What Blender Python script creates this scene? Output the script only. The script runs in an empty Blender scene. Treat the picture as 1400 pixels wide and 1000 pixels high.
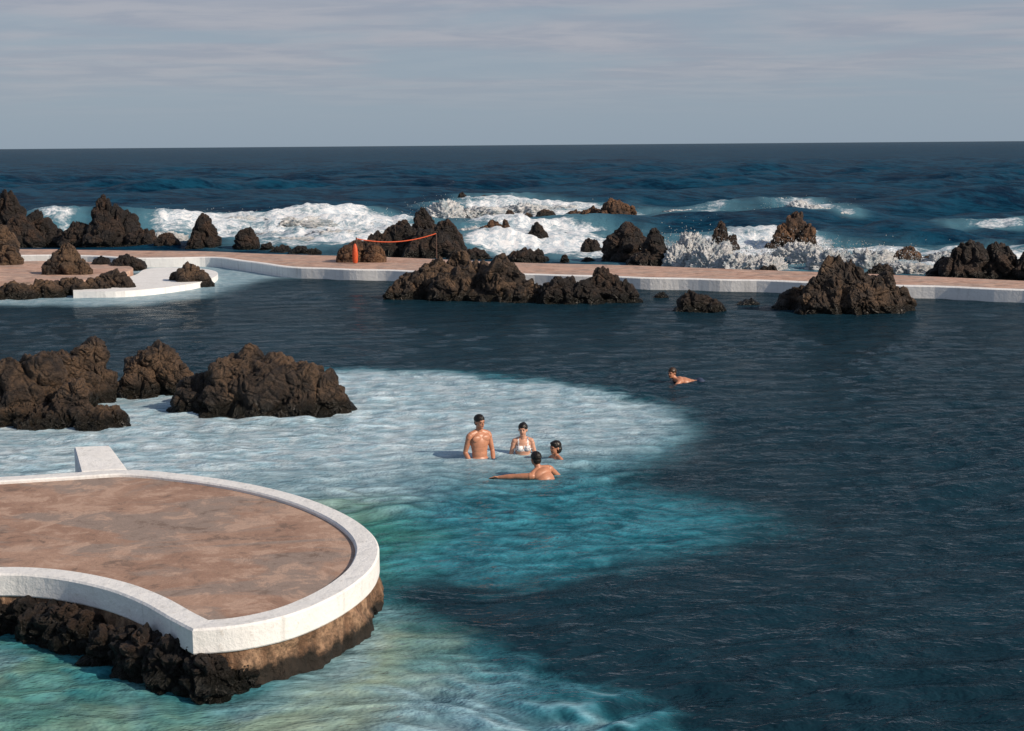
import bpy, bmesh, math, random
import numpy as np
from mathutils import Vector, Matrix, Euler

random.seed(7)
rng = np.random.RandomState(11)
scene = bpy.context.scene
H = 5.2
F = 1400*50/36.0
PITCH = math.radians(8.82)
ROLL = math.radians(-0.45)
R3 = Matrix.Rotation(math.radians(90)-PITCH, 3, 'X') @ Matrix.Rotation(ROLL, 3, 'Z')

# ------------------------------------------------------------------ camera
cd = bpy.data.cameras.new("camera")
cam = bpy.data.objects.new("camera", cd)
scene.collection.objects.link(cam)
cd.lens = 50; cd.sensor_width = 36; cd.sensor_fit = 'HORIZONTAL'
cd.clip_start = 0.1; cd.clip_end = 60000
cam.matrix_world = Matrix.Translation((0, 0, H)) @ R3.to_4x4()
scene.camera = cam
scene.view_settings.view_transform = 'Standard'
scene.view_settings.look = 'None'
scene.view_settings.exposure = 0

def ray(px, py):
    return R3 @ Vector(((px-700)/F, -(py-500)/F, -1.0))
def W(px, py, z=0.0):
    """survey point (from the photo) -> real position on the level z"""
    d = ray(px, py)
    t = (z-H)/d.z
    return Vector((d.x*t, d.y*t, z))

# ------------------------------------------------------------------ noise
_perm = rng.permutation(256); _perm = np.concatenate([_perm]*3)
_g = rng.normal(size=(256, 3)); _g /= np.linalg.norm(_g, axis=1)[:, None]
def pn(P):
    P = np.asarray(P, dtype=np.float64)
    I = np.floor(P).astype(np.int64); f = P-I; I &= 255
    u = f*f*f*(f*(f*6-15)+10)
    r = 0
    for dx in (0, 1):
        wx = u[:, 0] if dx else 1-u[:, 0]
        for dy in (0, 1):
            wy = u[:, 1] if dy else 1-u[:, 1]
            for dz in (0, 1):
                wz = u[:, 2] if dz else 1-u[:, 2]
                h = _perm[_perm[_perm[(I[:, 0]+dx) & 255]+((I[:, 1]+dy) & 255)]+((I[:, 2]+dz) & 255)]
                g = _g[h]
                r = r + wx*wy*wz*(g[:, 0]*(f[:, 0]-dx)+g[:, 1]*(f[:, 1]-dy)+g[:, 2]*(f[:, 2]-dz))
    return r*1.5
def pn2(x, y, s, seed=0.0):
    return pn(np.stack([x*s+seed*3.1, y*s+seed*1.7, np.full_like(x, seed*7.3+0.37)], 1))
def sstep(a, b, x):
    t = np.clip((x-a)/(b-a), 0, 1)
    return t*t*(3-2*t)

# ------------------------------------------------------------------ mesh helpers
def mesh_np(name, verts, faces, mat=None, smooth=True):
    me = bpy.data.meshes.new(name)
    verts = np.asarray(verts, dtype=np.float32); faces = np.asarray(faces, dtype=np.int32)
    k = faces.shape[1]
    me.vertices.add(len(verts)); me.vertices.foreach_set("co", verts.ravel())
    me.loops.add(faces.size); me.loops.foreach_set("vertex_index", faces.ravel())
    me.polygons.add(len(faces))
    me.polygons.foreach_set("loop_start", np.arange(0, faces.size, k, dtype=np.int32))
    me.polygons.foreach_set("loop_total", np.full(len(faces), k, dtype=np.int32))
    me.polygons.foreach_set("use_smooth", np.full(len(faces), smooth))
    me.update(calc_edges=True); me.validate()
    if mat: me.materials.append(mat)
    return me
def obj(name, me, parent=None):
    o = bpy.data.objects.new(name, me)
    scene.collection.objects.link(o)
    if parent: o.parent = parent
    return o
def empty(name):
    return obj(name, None)

# ------------------------------------------------------------------ node helpers
class NT:
    def __init__(s, name):
        s.m = bpy.data.materials.new(name); s.m.use_nodes = True
        s.t = s.m.node_tree; s.t.nodes.clear()
        s.out = s.n('ShaderNodeOutputMaterial')
    def n(s, typ, **kw):
        nd = s.t.nodes.new(typ)
        for k, v in kw.items(): setattr(nd, k, v)
        return nd
    def l(s, a, b): s.t.links.new(a, b)
    def setin(s, sock, v):
        if hasattr(v, 'is_linked') or isinstance(v, bpy.types.NodeSocket): s.l(v, sock)
        elif isinstance(v, (tuple, list)) and len(v) == 3 and sock.type == 'RGBA': sock.default_value = (*v, 1)
        else: sock.default_value = v
    def noise(s, scale, detail=4, rough=0.55, vec=None, dist=0.0):
        nd = s.n('ShaderNodeTexNoise'); nd.inputs['Scale'].default_value = scale
        nd.inputs['Detail'].default_value = detail; nd.inputs['Roughness'].default_value = rough
        nd.inputs['Distortion'].default_value = dist
        if vec is not None: s.l(vec, nd.inputs['Vector'])
        return nd.outputs['Fac']
    def vor(s, scale, vec=None, feature='F1'):
        nd = s.n('ShaderNodeTexVoronoi'); nd.feature = feature
        nd.inputs['Scale'].default_value = scale
        if vec is not None: s.l(vec, nd.inputs['Vector'])
        return nd.outputs['Distance']
    def math(s, op, a, b=0.0, c=None, clamp=False):
        nd = s.n('ShaderNodeMath', operation=op); nd.use_clamp = clamp
        s.setin(nd.inputs[0], a); s.setin(nd.inputs[1], b)
        if c is not None: s.setin(nd.inputs[2], c)
        return nd.outputs[0]
    def mr(s, v, a, b, c=0.0, d=1.0, smooth=True):
        nd = s.n('ShaderNodeMapRange'); nd.interpolation_type = 'SMOOTHSTEP' if smooth else 'LINEAR'
        s.setin(nd.inputs[0], v)
        for i, x in enumerate((a, b, c, d)): s.setin(nd.inputs[i+1], x)
        return nd.outputs[0]
    def mix(s, f, a, b, mode='MIX'):
        nd = s.n('ShaderNodeMix', data_type='RGBA', blend_type=mode)
        s.setin(nd.inputs[0], f); s.setin(nd.inputs[6], a); s.setin(nd.inputs[7], b)
        return nd.outputs[2]
    def geo(s): return s.n('ShaderNodeNewGeometry')
    def attr(s, name):
        nd = s.n('ShaderNodeAttribute'); nd.attribute_name = name; return nd.outputs['Fac']
    def mapping(s, vec, scale=(1, 1, 1), rot=(0, 0, 0)):
        nd = s.n('ShaderNodeMapping'); s.l(vec, nd.inputs[0])
        nd.inputs['Scale'].default_value = scale; nd.inputs['Rotation'].default_value = rot
        return nd.outputs[0]
    def bump(s, h, strength=0.5, dist=0.05, normal=None):
        nd = s.n('ShaderNodeBump'); s.l(h, nd.inputs['Height'])
        nd.inputs['Strength'].default_value = strength; nd.inputs['Distance'].default_value = dist
        if normal is not None: s.l(normal, nd.inputs['Normal'])
        return nd.outputs[0]
    def principled(s, col, rough=0.7, normal=None, spec=0.4, sss=0.0):
        p = s.n('ShaderNodeBsdfPrincipled')
        s.setin(p.inputs['Base Color'], col); s.setin(p.inputs['Roughness'], rough)
        p.inputs['Specular IOR Level'].default_value = spec
        if sss: p.inputs['Subsurface Weight'].default_value = sss; p.inputs['Subsurface Scale'].default_value = 0.02
        if normal is not None: s.l(normal, p.inputs['Normal'])
        s.l(p.outputs[0], s.out.inputs[0])
        return p

# ------------------------------------------------------------------ materials
def rock_mat(name, dark, mid, light, lightamt=0.5, wet=0.16):
    N = NT(name); g = N.geo(); pos = g.outputs['Position']
    n1 = N.noise(1.1, 6, 0.65, pos, 0.4); n2 = N.noise(3.0, 9, 0.72, pos, 0.3); n3 = N.noise(22, 5, 0.7, pos)
    cr = N.vor(2.6, N.mapping(pos, (1, 1, 1.3), (0.5, 0.3, 0.2)), 'DISTANCE_TO_EDGE')
    c = N.mix(N.mr(n2, 0.38, 0.60), dark, mid)
    c = N.mix(N.math('MULTIPLY', N.mr(n1, 0.44, 0.62), lightamt), c, light)
    c = N.mix(N.mr(n3, 0.35, 0.7, 0.0, 0.5), c, (0.014, 0.011, 0.010))
    # crevices are coloured darker than the ridges
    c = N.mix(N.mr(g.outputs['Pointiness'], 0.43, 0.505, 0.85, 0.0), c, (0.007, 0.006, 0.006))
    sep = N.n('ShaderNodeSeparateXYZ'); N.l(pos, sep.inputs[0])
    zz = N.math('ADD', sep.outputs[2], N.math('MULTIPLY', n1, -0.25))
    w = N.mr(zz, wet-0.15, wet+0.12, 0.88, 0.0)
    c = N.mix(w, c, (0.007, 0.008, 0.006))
    h = N.math('ADD', N.math('MULTIPLY', n2, 1.3), N.math('MULTIPLY', n3, 0.32))
    h = N.math('ADD', h, N.mr(cr, 0.0, 0.12, 0.0, 0.30))
    nb = N.bump(h, 1.0, 0.22)
    N.principled(c, N.mr(w, 0, 1, 0.62, 0.3), nb, 0.4)
    return N.m
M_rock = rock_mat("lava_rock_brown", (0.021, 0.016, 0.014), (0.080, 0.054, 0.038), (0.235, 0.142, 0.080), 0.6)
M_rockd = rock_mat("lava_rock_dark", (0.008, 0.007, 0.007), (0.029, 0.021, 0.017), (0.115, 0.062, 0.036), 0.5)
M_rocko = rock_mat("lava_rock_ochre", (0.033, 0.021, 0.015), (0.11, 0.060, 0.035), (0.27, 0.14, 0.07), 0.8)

def white_paint():
    N = NT("white_paint"); pos = N.geo().outputs['Position']
    n1 = N.noise(1.6, 6, 0.65, pos); n2 = N.noise(9, 6, 0.7, pos)
    st = N.noise(1.0, 5, 0.6, N.mapping(pos, (7, 7, 0.7)))
    c = N.mix(N.mr(n1, 0.4, 0.75, 0, 0.4), (0.78, 0.78, 0.77), (0.62, 0.61, 0.59))
    c = N.mix(N.mr(n2, 0.58, 0.75, 0, 0.6), c, (0.42, 0.37, 0.32))
    c = N.mix(N.mr(st, 0.52, 0.75, 0, 0.5), c, (0.42, 0.42, 0.40))
    N.principled(c, 0.75, N.bump(N.math('ADD', n2, n1), 0.5, 0.04), 0.3)
    return N.m
M_white = white_paint()

def deck_mat(name, a, b, cc, k=1.0):
    N = NT(name); pos = N.geo().outputs['Position']
    n1 = N.noise(0.8, 8, 0.68, pos, 0.8); n2 = N.noise(2.2, 8, 0.72, pos, 0.5); n3 = N.noise(30, 6, 0.75, pos)
    n4 = N.noise(0.42, 7, 0.62, N.mapping(pos, (1, 1.8, 1), (0, 0, 0.5)), 1.0)
    c = N.mix(N.mr(n1, 0.42, 0.58), a, b)
    c = N.mix(N.mr(n4, 0.47, 0.55, 0, 0.9), c, cc)
    c = N.mix(N.mr(n2, 0.51, 0.60, 0, 0.8), c, tuple(q*k for q in (0.55, 0.38, 0.29)))
    c = N.mix(N.mr(n2, 0.35, 0.47, 0.8, 0.0), c, tuple(q*k for q in (0.17, 0.12, 0.095)))
    c = N.mix(N.mr(n3, 0.3, 0.75, 0.35, 0.0), c, tuple(q*k for q in (0.15, 0.105, 0.085)))
    N.principled(c, 0.85, N.bump(N.math('ADD', n3, n2), 0.4, 0.02), 0.25)
    return N.m
M_deck = deck_mat("weathered_concrete", (0.35, 0.215, 0.155), (0.44, 0.285, 0.21), (0.31, 0.25, 0.215))
M_deck2 = deck_mat("pink_concrete", (0.46, 0.28, 0.21), (0.56, 0.36, 0.28), (0.42, 0.31, 0.26), 1.2)

def base_mat():
    N = NT("stained_concrete_base"); g = N.geo(); pos = g.outputs['Position']
    n1 = N.noise(2.2, 7, 0.7, pos); n2 = N.noise(14, 6, 0.7, pos)
    st = N.noise(1.0, 5, 0.6, N.mapping(pos, (5, 5, 0.8)))
    sep = N.n('ShaderNodeSeparateXYZ'); N.l(pos, sep.inputs[0])
    z = N.math('ADD', sep.outputs[2], N.math('MULTIPLY', N.math('SUBTRACT', n1, 0.5), 0.7))
    c = N.mix(N.mr(st, 0.4, 0.6), (0.17, 0.095, 0.055), (0.38, 0.24, 0.15))
    c = N.mix(N.mr(n2, 0.42, 0.65, 0, 0.75), c, (0.06, 0.04, 0.027))
    c = N.mix(N.mr(z, 0.12, 0.26, 0.96, 0.0), c, (0.012, 0.011, 0.009))
    N.principled(c, 0.7, N.bump(N.math('ADD', n1, N.math('MULTIPLY', n2, 0.4)), 1.0, 0.10), 0.3)
    return N.m
M_base = base_mat()

def foam_mat():
    N = NT("sea_foam"); pos = N.geo().outputs['Position']
    n = N.noise(3.5, 8, 0.8, pos); n2 = N.noise(0.9, 6, 0.7, pos)
    c = N.mix(N.mr(n, 0.38, 0.56), (0.50, 0.58, 0.64), (0.88, 0.88, 0.88))
    c = N.mix(N.mr(n2, 0.38, 0.50, 0.6, 0), c, (0.20, 0.32, 0.40))
    N.principled(c, 0.9, N.bump(n, 1.0, 0.3), 0.1)
    return N.m
M_foam = foam_mat()

def simple(name, col, rough=0.6, sc=20, var=0.25, spec=0.4, sss=0.0):
    N = NT(name); pos = N.geo().outputs['Position']
    n = N.noise(sc, 4, 0.6, pos)
    dk = tuple(x*(1-var) for x in col)
    c = N.mix(N.mr(n, 0.35, 0.65), dk, col)
    N.principled(c, rough, N.bump(n, 0.15, 0.005), spec, sss)
    return N.m
M_skin = simple("skin_tan", (0.48, 0.215, 0.125), 0.42, 14, 0.16, 0.5)
M_skin2 = simple("skin_light", (0.58, 0.31, 0.21), 0.42, 14, 0.14, 0.5)
M_hair = simple("hair_dark", (0.014, 0.010, 0.008), 0.4, 90, 0.5)
M_hairb = simple("hair_brown", (0.05, 0.026, 0.014), 0.45, 90, 0.5)
M_lip = simple("lips", (0.28, 0.08, 0.06), 0.4)
M_eye = simple("eye_dark", (0.02, 0.014, 0.011), 0.2)
M_shorts = simple("swim_shorts", (0.03, 0.05, 0.10), 0.7)
M_orange = simple("orange_plastic", (0.65, 0.10, 0.03), 0.5)
M_metal = simple("painted_metal", (0.10, 0.06, 0.045), 0.5)
def bikini():
    N = NT("patterned_swimwear"); pos = N.geo().outputs['Position']
    v = N.vor(32, pos)
    c = N.mix(N.mr(v, 0.30, 0.36), (0.10, 0.11, 0.18), (0.75, 0.73, 0.72))
    N.principled(c, 0.7); return N.m
M_bik = bikini()

# ------------------------------------------------------------------ curves
def catmull(pts, n=8, closed=False):
    P = [Vector(p) for p in pts]; out = []; L = len(P)
    rngi = range(L) if closed else range(L-1)
    for i in rngi:
        if closed: a, b, c, d = P[i-1], P[i], P[(i+1) % L], P[(i+2) % L]
        else: a, b, c, d = P[max(i-1, 0)], P[i], P[i+1], P[min(i+2, L-1)]
        for k in range(n):
            t = k/n
            out.append(0.5*((2*b)+(c-a)*t+(2*a-5*b+4*c-d)*t*t+(3*b-a-3*c+d)*t**3))
    if not closed: out.append(P[-1])
    return out

def offset(pts, w, tip=None):
    """offset to the left of travel in plan; around a sharp tip the points gather on the mitre"""
    out = []; L = len(pts)
    for i, p in enumerate(pts):
        a = pts[i-1] if i > 0 else p
        b = pts[i+1] if i < L-1 else p
        if tip is not None and i == tip:
            t1 = (p-a); t2 = (b-p); t1.z = 0; t2.z = 0; t1.normalize(); t2.normalize()
            t = (t1+t2).normalized(); k = max(t.dot(t1), 0.3)
            out.append(Vector((p.x-t.y*w/k, p.y+t.x*w/k, p.z))); continue
        t = (b-a); t.z = 0; t.normalize()
        out.append(Vector((p.x-t.y*w, p.y+t.x*w, p.z)))
    if tip is not None and abs(w) > 0.1:
        for i in range(max(0, tip-40), min(L, tip+41)):
            q = out[i]; m = 1e9
            rg = range(max(0, tip-60), min(L-1, tip+60))
            for j in rg:
                a = pts[j]; e = pts[j+1]-a; e.z = 0; v = q-a; v.z = 0
                t = max(0, min(1, v.dot(e)/max(e.dot(e), 1e-9))); m = min(m, (v-e*t).length)
            if m < abs(w)*0.96: out[i] = out[tip].copy()
    return out

def strip(rows, mat, name, parent=None, closed=False, smooth=False):
    n = len(rows[0]); V = []; Fc = []
    for r in rows: V += [tuple(p) for p in r]
    for j in range(len(rows)-1):
        for i in range(n if closed else n-1):
            k = (i+1) % n
            Fc.append((j*n+i, j*n+k, (j+1)*n+k, (j+1)*n+i))
    me = bpy.data.meshes.new(name); me.from_pydata(V, [], Fc); me.materials.append(mat)
    bm = bmesh.new(); bm.from_mesh(me)
    bmesh.ops.remove_doubles(bm, verts=bm.verts, dist=0.0004)
    bmesh.ops.recalc_face_normals(bm, faces=bm.faces); bm.to_mesh(me); bm.free()
    for p in me.polygons: p.use_smooth = smooth
    return obj(name, me, parent)

def slab(poly, z0, z1, mat, name, parent=None):
    me = bpy.data.meshes.new(name); bm = bmesh.new()
    pp = []
    for p in poly:
        if not pp or math.hypot(p[0]-pp[-1][0], p[1]-pp[-1][1]) > 0.002: pp.append(p)
    poly = pp
    top = [bm.verts.new((p[0], p[1], z1)) for p in poly]; bot = [bm.verts.new((p[0], p[1], z0)) for p in poly]
    bm.faces.new(top); bm.faces.new(bot[::-1])
    n = len(poly)
    for i in range(n):
        bm.faces.new((top[i], bot[i], bot[(i+1) % n], top[(i+1) % n]))
    bmesh.ops.triangulate(bm, faces=[f for f in bm.faces if len(f.verts) > 4])
    bmesh.ops.recalc_face_normals(bm, faces=bm.faces)
    bm.to_mesh(me); bm.free(); me.materials.append(mat)
    return obj(name, me, parent)

# ------------------------------------------------------------------ rocks
def ico(sub):
    bm = bmesh.new(); bmesh.ops.create_icosphere(bm, subdivisions=sub, radius=1.0)
    v = np.array([x.co[:] for x in bm.verts]); f = np.array([[q.index for q in x.verts] for x in bm.faces]); bm.free()
    return v, f
ICO = {4: ico(4), 5: ico(5), 6: ico(6), 7: ico(7)}

def lobe_geo(px, base, w, top, depth=0.8, taper=0.25, sub=6, zb=0.0, rough=1.0, kind='rock'):
    c0 = W(px, base, zb); d = c0.y
    s = F/d
    rx = w/2/s; ry = rx*depth
    D = d+ry
    r = ray(px, top); z = H+r.z*(D/r.y)
    cx = W(px, base, zb).x*(D/d)
    h = max(z-zb, 0.12)
    U, Fc = ICO[sub]
    sd = random.uniform(0, 200)
    P = U.copy()
    P = np.sign(P)*np.abs(P)**0.85
    A = np.array([rx, ry, h])
    size = (rx*ry*h)**(1/3.0)
    q = P*A/size + sd
    if kind == 'rock':
        # boulder shapes: displaced in real metres along the normal; broken planes plus patches of lumps
        nrm = P/A; nrm /= np.linalg.norm(nrm, axis=1)[:, None]
        q = q + 0.25*np.stack([pn(q*1.3+9), pn(q*1.3+31), pn(q*1.3+57)], 1)
        lump = lambda k: 1-2*(1-np.clip(np.abs(pn(q*k))*1.9, 0, 1))**2
        patch = sstep(-0.25, 0.35, pn(q*1.5+77)); patch2 = sstep(-0.2, 0.4, pn(q*2.1+99))
        t = pn(q*np.array([1.0, 1.0, 1.6])*1.6+17)*3.0; st = np.floor(t)+sstep(0.55, 1.0, t-np.floor(t))   # ledges
        dsp = 0.24*pn(q*1.05)+0.06*st+0.10*lump(1.4)+0.060*lump(3.0)*patch+0.036*lump(6.5)*patch2+0.040*pn(q*5)+0.028*pn(q*11)+0.017*pn(q*23)
        V = P*A+nrm*(dsp*size*rough)[:, None]
        tz = np.clip(V[:, 2]/h, 0, 1.3); k = 1-taper*tz
        X = V[:, 0]*k; Y = V[:, 1]*k; Z = np.where(V[:, 2] > 0, V[:, 2], V[:, 2]*0.5)
    else:
        dsp = 0.26*pn(q*1.6)+0.22*pn(q*3.7)+0.18*pn(q*8)+0.13*pn(q*17)+0.09*pn(q*34)
        P = P*(1+rough*dsp)[:, None]
        X = P[:, 0]*rx; Y = P[:, 1]*ry; Z = P[:, 2]*h*np.where(P[:, 2] > 0, 1, 0.5)
    return np.stack([cx+X, D+Y, zb+Z-0.03], 1), Fc

def outcrop(name, lobes, mat, sub=6, **kw):
    Vs = []; Fs = []; o = 0
    for L in lobes:
        a = dict(kw)
        if len(L) > 4: a.update(L[4])
        v, f = lobe_geo(*L[:4], sub=sub, **a)
        Vs.append(v); Fs.append(f+o); o += len(v)
    me = mesh_np(name, np.concatenate(Vs), np.concatenate(Fs), mat, True)
    return obj(name, me)

R = "volcanic_rock"
tp = lambda t: dict(taper=t)
# foreground rocks in the shallow pool
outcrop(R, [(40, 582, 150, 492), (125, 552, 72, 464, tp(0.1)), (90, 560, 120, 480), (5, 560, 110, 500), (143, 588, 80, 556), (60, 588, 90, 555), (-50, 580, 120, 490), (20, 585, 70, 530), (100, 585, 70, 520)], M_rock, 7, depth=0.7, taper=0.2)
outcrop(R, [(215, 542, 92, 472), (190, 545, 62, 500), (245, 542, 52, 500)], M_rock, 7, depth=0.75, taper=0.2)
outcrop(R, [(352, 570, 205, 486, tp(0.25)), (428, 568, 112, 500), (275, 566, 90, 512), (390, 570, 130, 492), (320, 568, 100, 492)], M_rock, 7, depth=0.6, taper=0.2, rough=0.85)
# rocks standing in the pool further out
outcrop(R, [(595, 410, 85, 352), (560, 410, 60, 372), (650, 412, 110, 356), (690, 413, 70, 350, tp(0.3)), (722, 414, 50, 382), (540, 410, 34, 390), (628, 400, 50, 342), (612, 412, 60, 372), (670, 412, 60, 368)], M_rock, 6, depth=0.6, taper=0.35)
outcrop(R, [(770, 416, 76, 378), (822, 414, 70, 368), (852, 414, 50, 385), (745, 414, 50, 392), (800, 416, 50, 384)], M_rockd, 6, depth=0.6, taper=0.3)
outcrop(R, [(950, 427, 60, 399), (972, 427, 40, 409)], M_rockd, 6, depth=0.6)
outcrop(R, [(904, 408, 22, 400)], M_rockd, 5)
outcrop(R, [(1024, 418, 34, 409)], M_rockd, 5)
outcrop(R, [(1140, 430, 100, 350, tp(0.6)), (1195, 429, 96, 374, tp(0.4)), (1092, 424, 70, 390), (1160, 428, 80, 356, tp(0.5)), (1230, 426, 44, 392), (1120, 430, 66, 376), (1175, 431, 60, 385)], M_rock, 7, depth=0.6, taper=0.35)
# left shore
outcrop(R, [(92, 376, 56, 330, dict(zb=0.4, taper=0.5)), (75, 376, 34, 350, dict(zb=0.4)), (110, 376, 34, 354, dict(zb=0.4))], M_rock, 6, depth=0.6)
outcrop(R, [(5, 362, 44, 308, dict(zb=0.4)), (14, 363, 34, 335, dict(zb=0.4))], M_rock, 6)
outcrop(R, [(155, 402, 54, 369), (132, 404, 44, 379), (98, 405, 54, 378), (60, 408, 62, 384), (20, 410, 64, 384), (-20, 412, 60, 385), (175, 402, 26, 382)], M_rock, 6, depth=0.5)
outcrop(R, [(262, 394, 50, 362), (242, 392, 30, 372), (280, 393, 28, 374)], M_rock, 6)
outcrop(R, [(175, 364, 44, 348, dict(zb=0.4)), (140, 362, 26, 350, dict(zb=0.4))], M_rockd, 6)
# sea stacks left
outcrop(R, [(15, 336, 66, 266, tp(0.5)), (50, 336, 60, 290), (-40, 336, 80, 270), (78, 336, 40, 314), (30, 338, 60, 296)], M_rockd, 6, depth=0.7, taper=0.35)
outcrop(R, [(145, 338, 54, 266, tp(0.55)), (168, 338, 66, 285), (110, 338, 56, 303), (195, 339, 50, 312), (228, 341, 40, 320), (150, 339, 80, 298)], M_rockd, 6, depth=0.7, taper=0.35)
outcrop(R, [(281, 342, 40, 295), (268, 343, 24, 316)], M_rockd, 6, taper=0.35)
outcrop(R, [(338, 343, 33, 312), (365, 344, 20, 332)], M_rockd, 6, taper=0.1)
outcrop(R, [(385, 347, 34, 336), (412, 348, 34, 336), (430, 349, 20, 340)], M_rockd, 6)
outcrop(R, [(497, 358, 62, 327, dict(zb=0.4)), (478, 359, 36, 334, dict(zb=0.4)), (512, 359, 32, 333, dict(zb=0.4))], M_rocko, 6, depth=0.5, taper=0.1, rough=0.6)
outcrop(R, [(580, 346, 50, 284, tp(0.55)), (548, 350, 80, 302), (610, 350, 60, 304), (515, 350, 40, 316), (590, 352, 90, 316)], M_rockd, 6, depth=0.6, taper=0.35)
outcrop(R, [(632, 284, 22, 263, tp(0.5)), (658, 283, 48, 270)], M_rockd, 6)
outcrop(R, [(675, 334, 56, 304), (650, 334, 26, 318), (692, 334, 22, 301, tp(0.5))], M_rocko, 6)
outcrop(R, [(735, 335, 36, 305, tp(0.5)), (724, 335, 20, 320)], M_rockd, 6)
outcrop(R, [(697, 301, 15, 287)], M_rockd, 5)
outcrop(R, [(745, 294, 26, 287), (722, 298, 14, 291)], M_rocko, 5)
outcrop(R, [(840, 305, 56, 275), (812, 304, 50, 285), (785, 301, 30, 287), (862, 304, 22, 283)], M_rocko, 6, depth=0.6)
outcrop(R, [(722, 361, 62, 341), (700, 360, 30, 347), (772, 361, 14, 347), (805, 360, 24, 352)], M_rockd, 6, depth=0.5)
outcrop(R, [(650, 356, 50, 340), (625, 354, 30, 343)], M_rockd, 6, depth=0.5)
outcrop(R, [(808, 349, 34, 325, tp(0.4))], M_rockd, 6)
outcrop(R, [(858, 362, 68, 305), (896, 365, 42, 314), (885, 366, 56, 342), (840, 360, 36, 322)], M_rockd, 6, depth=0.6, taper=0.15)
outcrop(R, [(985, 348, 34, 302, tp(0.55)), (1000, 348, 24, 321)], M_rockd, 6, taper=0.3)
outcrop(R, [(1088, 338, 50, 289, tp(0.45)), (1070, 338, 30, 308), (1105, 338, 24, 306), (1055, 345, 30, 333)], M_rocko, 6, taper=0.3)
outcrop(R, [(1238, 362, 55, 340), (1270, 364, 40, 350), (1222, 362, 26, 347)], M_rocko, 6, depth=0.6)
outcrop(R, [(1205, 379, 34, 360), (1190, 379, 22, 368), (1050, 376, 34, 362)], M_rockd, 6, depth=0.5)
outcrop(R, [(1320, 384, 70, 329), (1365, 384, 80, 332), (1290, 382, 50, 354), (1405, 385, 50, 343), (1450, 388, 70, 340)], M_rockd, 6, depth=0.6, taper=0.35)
# rubble at the foot of the terrace
outcrop(R, [(10, 868, 100, 806), (70, 885, 100, 826), (120, 895, 84, 836), (160, 915, 90, 852), (205, 934, 90, 862), (240, 948, 80, 868), (285, 958, 86, 884), (325, 948, 60, 896), (235, 942, 80, 866), (-60, 860, 110, 804), (40, 870, 70, 812), (95, 888, 60, 824), (180, 925, 60, 858), (270, 950, 50, 872),
            (350, 934, 50, 904), (390, 915, 54, 890), (430, 899, 50, 878), (470, 872, 46, 852), (500, 846, 40, 826)],
        M_rockd, 7, depth=0.65, taper=0.1, rough=1.25)

# ------------------------------------------------------------------ terrace (foreground platform)
ZT = 0.66; ZR = 0.42
outer_px = [(-260, 672), (-120, 659), (0, 652), (100, 646), (180, 642), (260, 649), (340, 661), (410, 678), (465, 699), (502, 722), (518, 746), (512, 772), (488, 796), (448, 820), (395, 841), (330, 855), (263, 861)]
outer2_px = [(263, 861), (232, 845), (195, 824), (150, 806), (95, 793), (40, 786), (-20, 785), (-120, 790), (-260, 800)]
def smooth_px(px, z, n=8): return catmull([W(a, b, z) for a, b in px], n)
o1 = smooth_px(outer_px, ZT); o2 = smooth_px(outer2_px, ZT)
ring = o1 + o2[1:]; TIP = len(o1)-1
terr = empty("sunbathing_terrace")
def zs(pts, z): return [Vector((p.x, p.y, z)) for p in pts]
OF = lambda w: offset(ring, w, TIP)
inn = OF(-0.27)
strip([zs(OF(-0.01), ZR-0.015), zs(ring, ZR), zs(ring, ZT-0.02), zs(OF(-0.02), ZT), zs(OF(-0.25), ZT), zs(inn, ZT-0.02), zs(inn, ZT-0.12)], M_white, "rim", terr)
slab([(p.x, p.y) for p in OF(-0.26)], -0.6, ZT-0.05, M_deck, "deck", terr)
rows = []
ringd = []
for i in range(len(ring)-1):
    for k in range(6): ringd.append(ring[i].lerp(ring[i+1], k/6))
ringd.append(ring[-1])
oo = offset(ringd, 1.0)
for z in np.linspace(ZR-0.008, -0.5, 20):
    w_ = -0.035+0.07*(ZR-z)
    off = [ringd[i]+(oo[i]-ringd[i])*w_ for i in range(len(ringd))]
    A = np.array([[p.x, p.y, z] for p in off]); nn = pn(A*2.2)*0.09+pn(A*6)*0.06+pn(A*13)*0.025
    nn *= min(1, (ZR-0.008-z)/0.12)
    rows.append([Vector((off[i].x, off[i].y, z))+(oo[i]-ringd[i])*float(nn[i]) for i in range(len(off))])
strip(rows, M_base, "stained_base", terr, smooth=True)

# small concrete ledge behind the terrace
st = [W(110, 645, 0.62), W(174, 641, 0.62), W(150, 609, 0.72), W(101, 611, 0.72)]
me = bpy.data.meshes.new("concrete_step"); bm = bmesh.new()
t = [bm.verts.new(p) for p in st]; b = [bm.verts.new((p.x, p.y, -0.4)) for p in st]
bm.faces.new(t); bm.faces.new(b[::-1])
for i in range(4): bm.faces.new((t[i], b[i], b[(i+1) % 4], t[(i+1) % 4]))
bmesh.ops.recalc_face_normals(bm, faces=bm.faces)
bmesh.ops.bevel(bm, geom=bm.edges[:], offset=0.02, segments=2, affect='EDGES')
bm.to_mesh(me); bm.free(); me.materials.append(M_white); obj("concrete_step", me)

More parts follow.
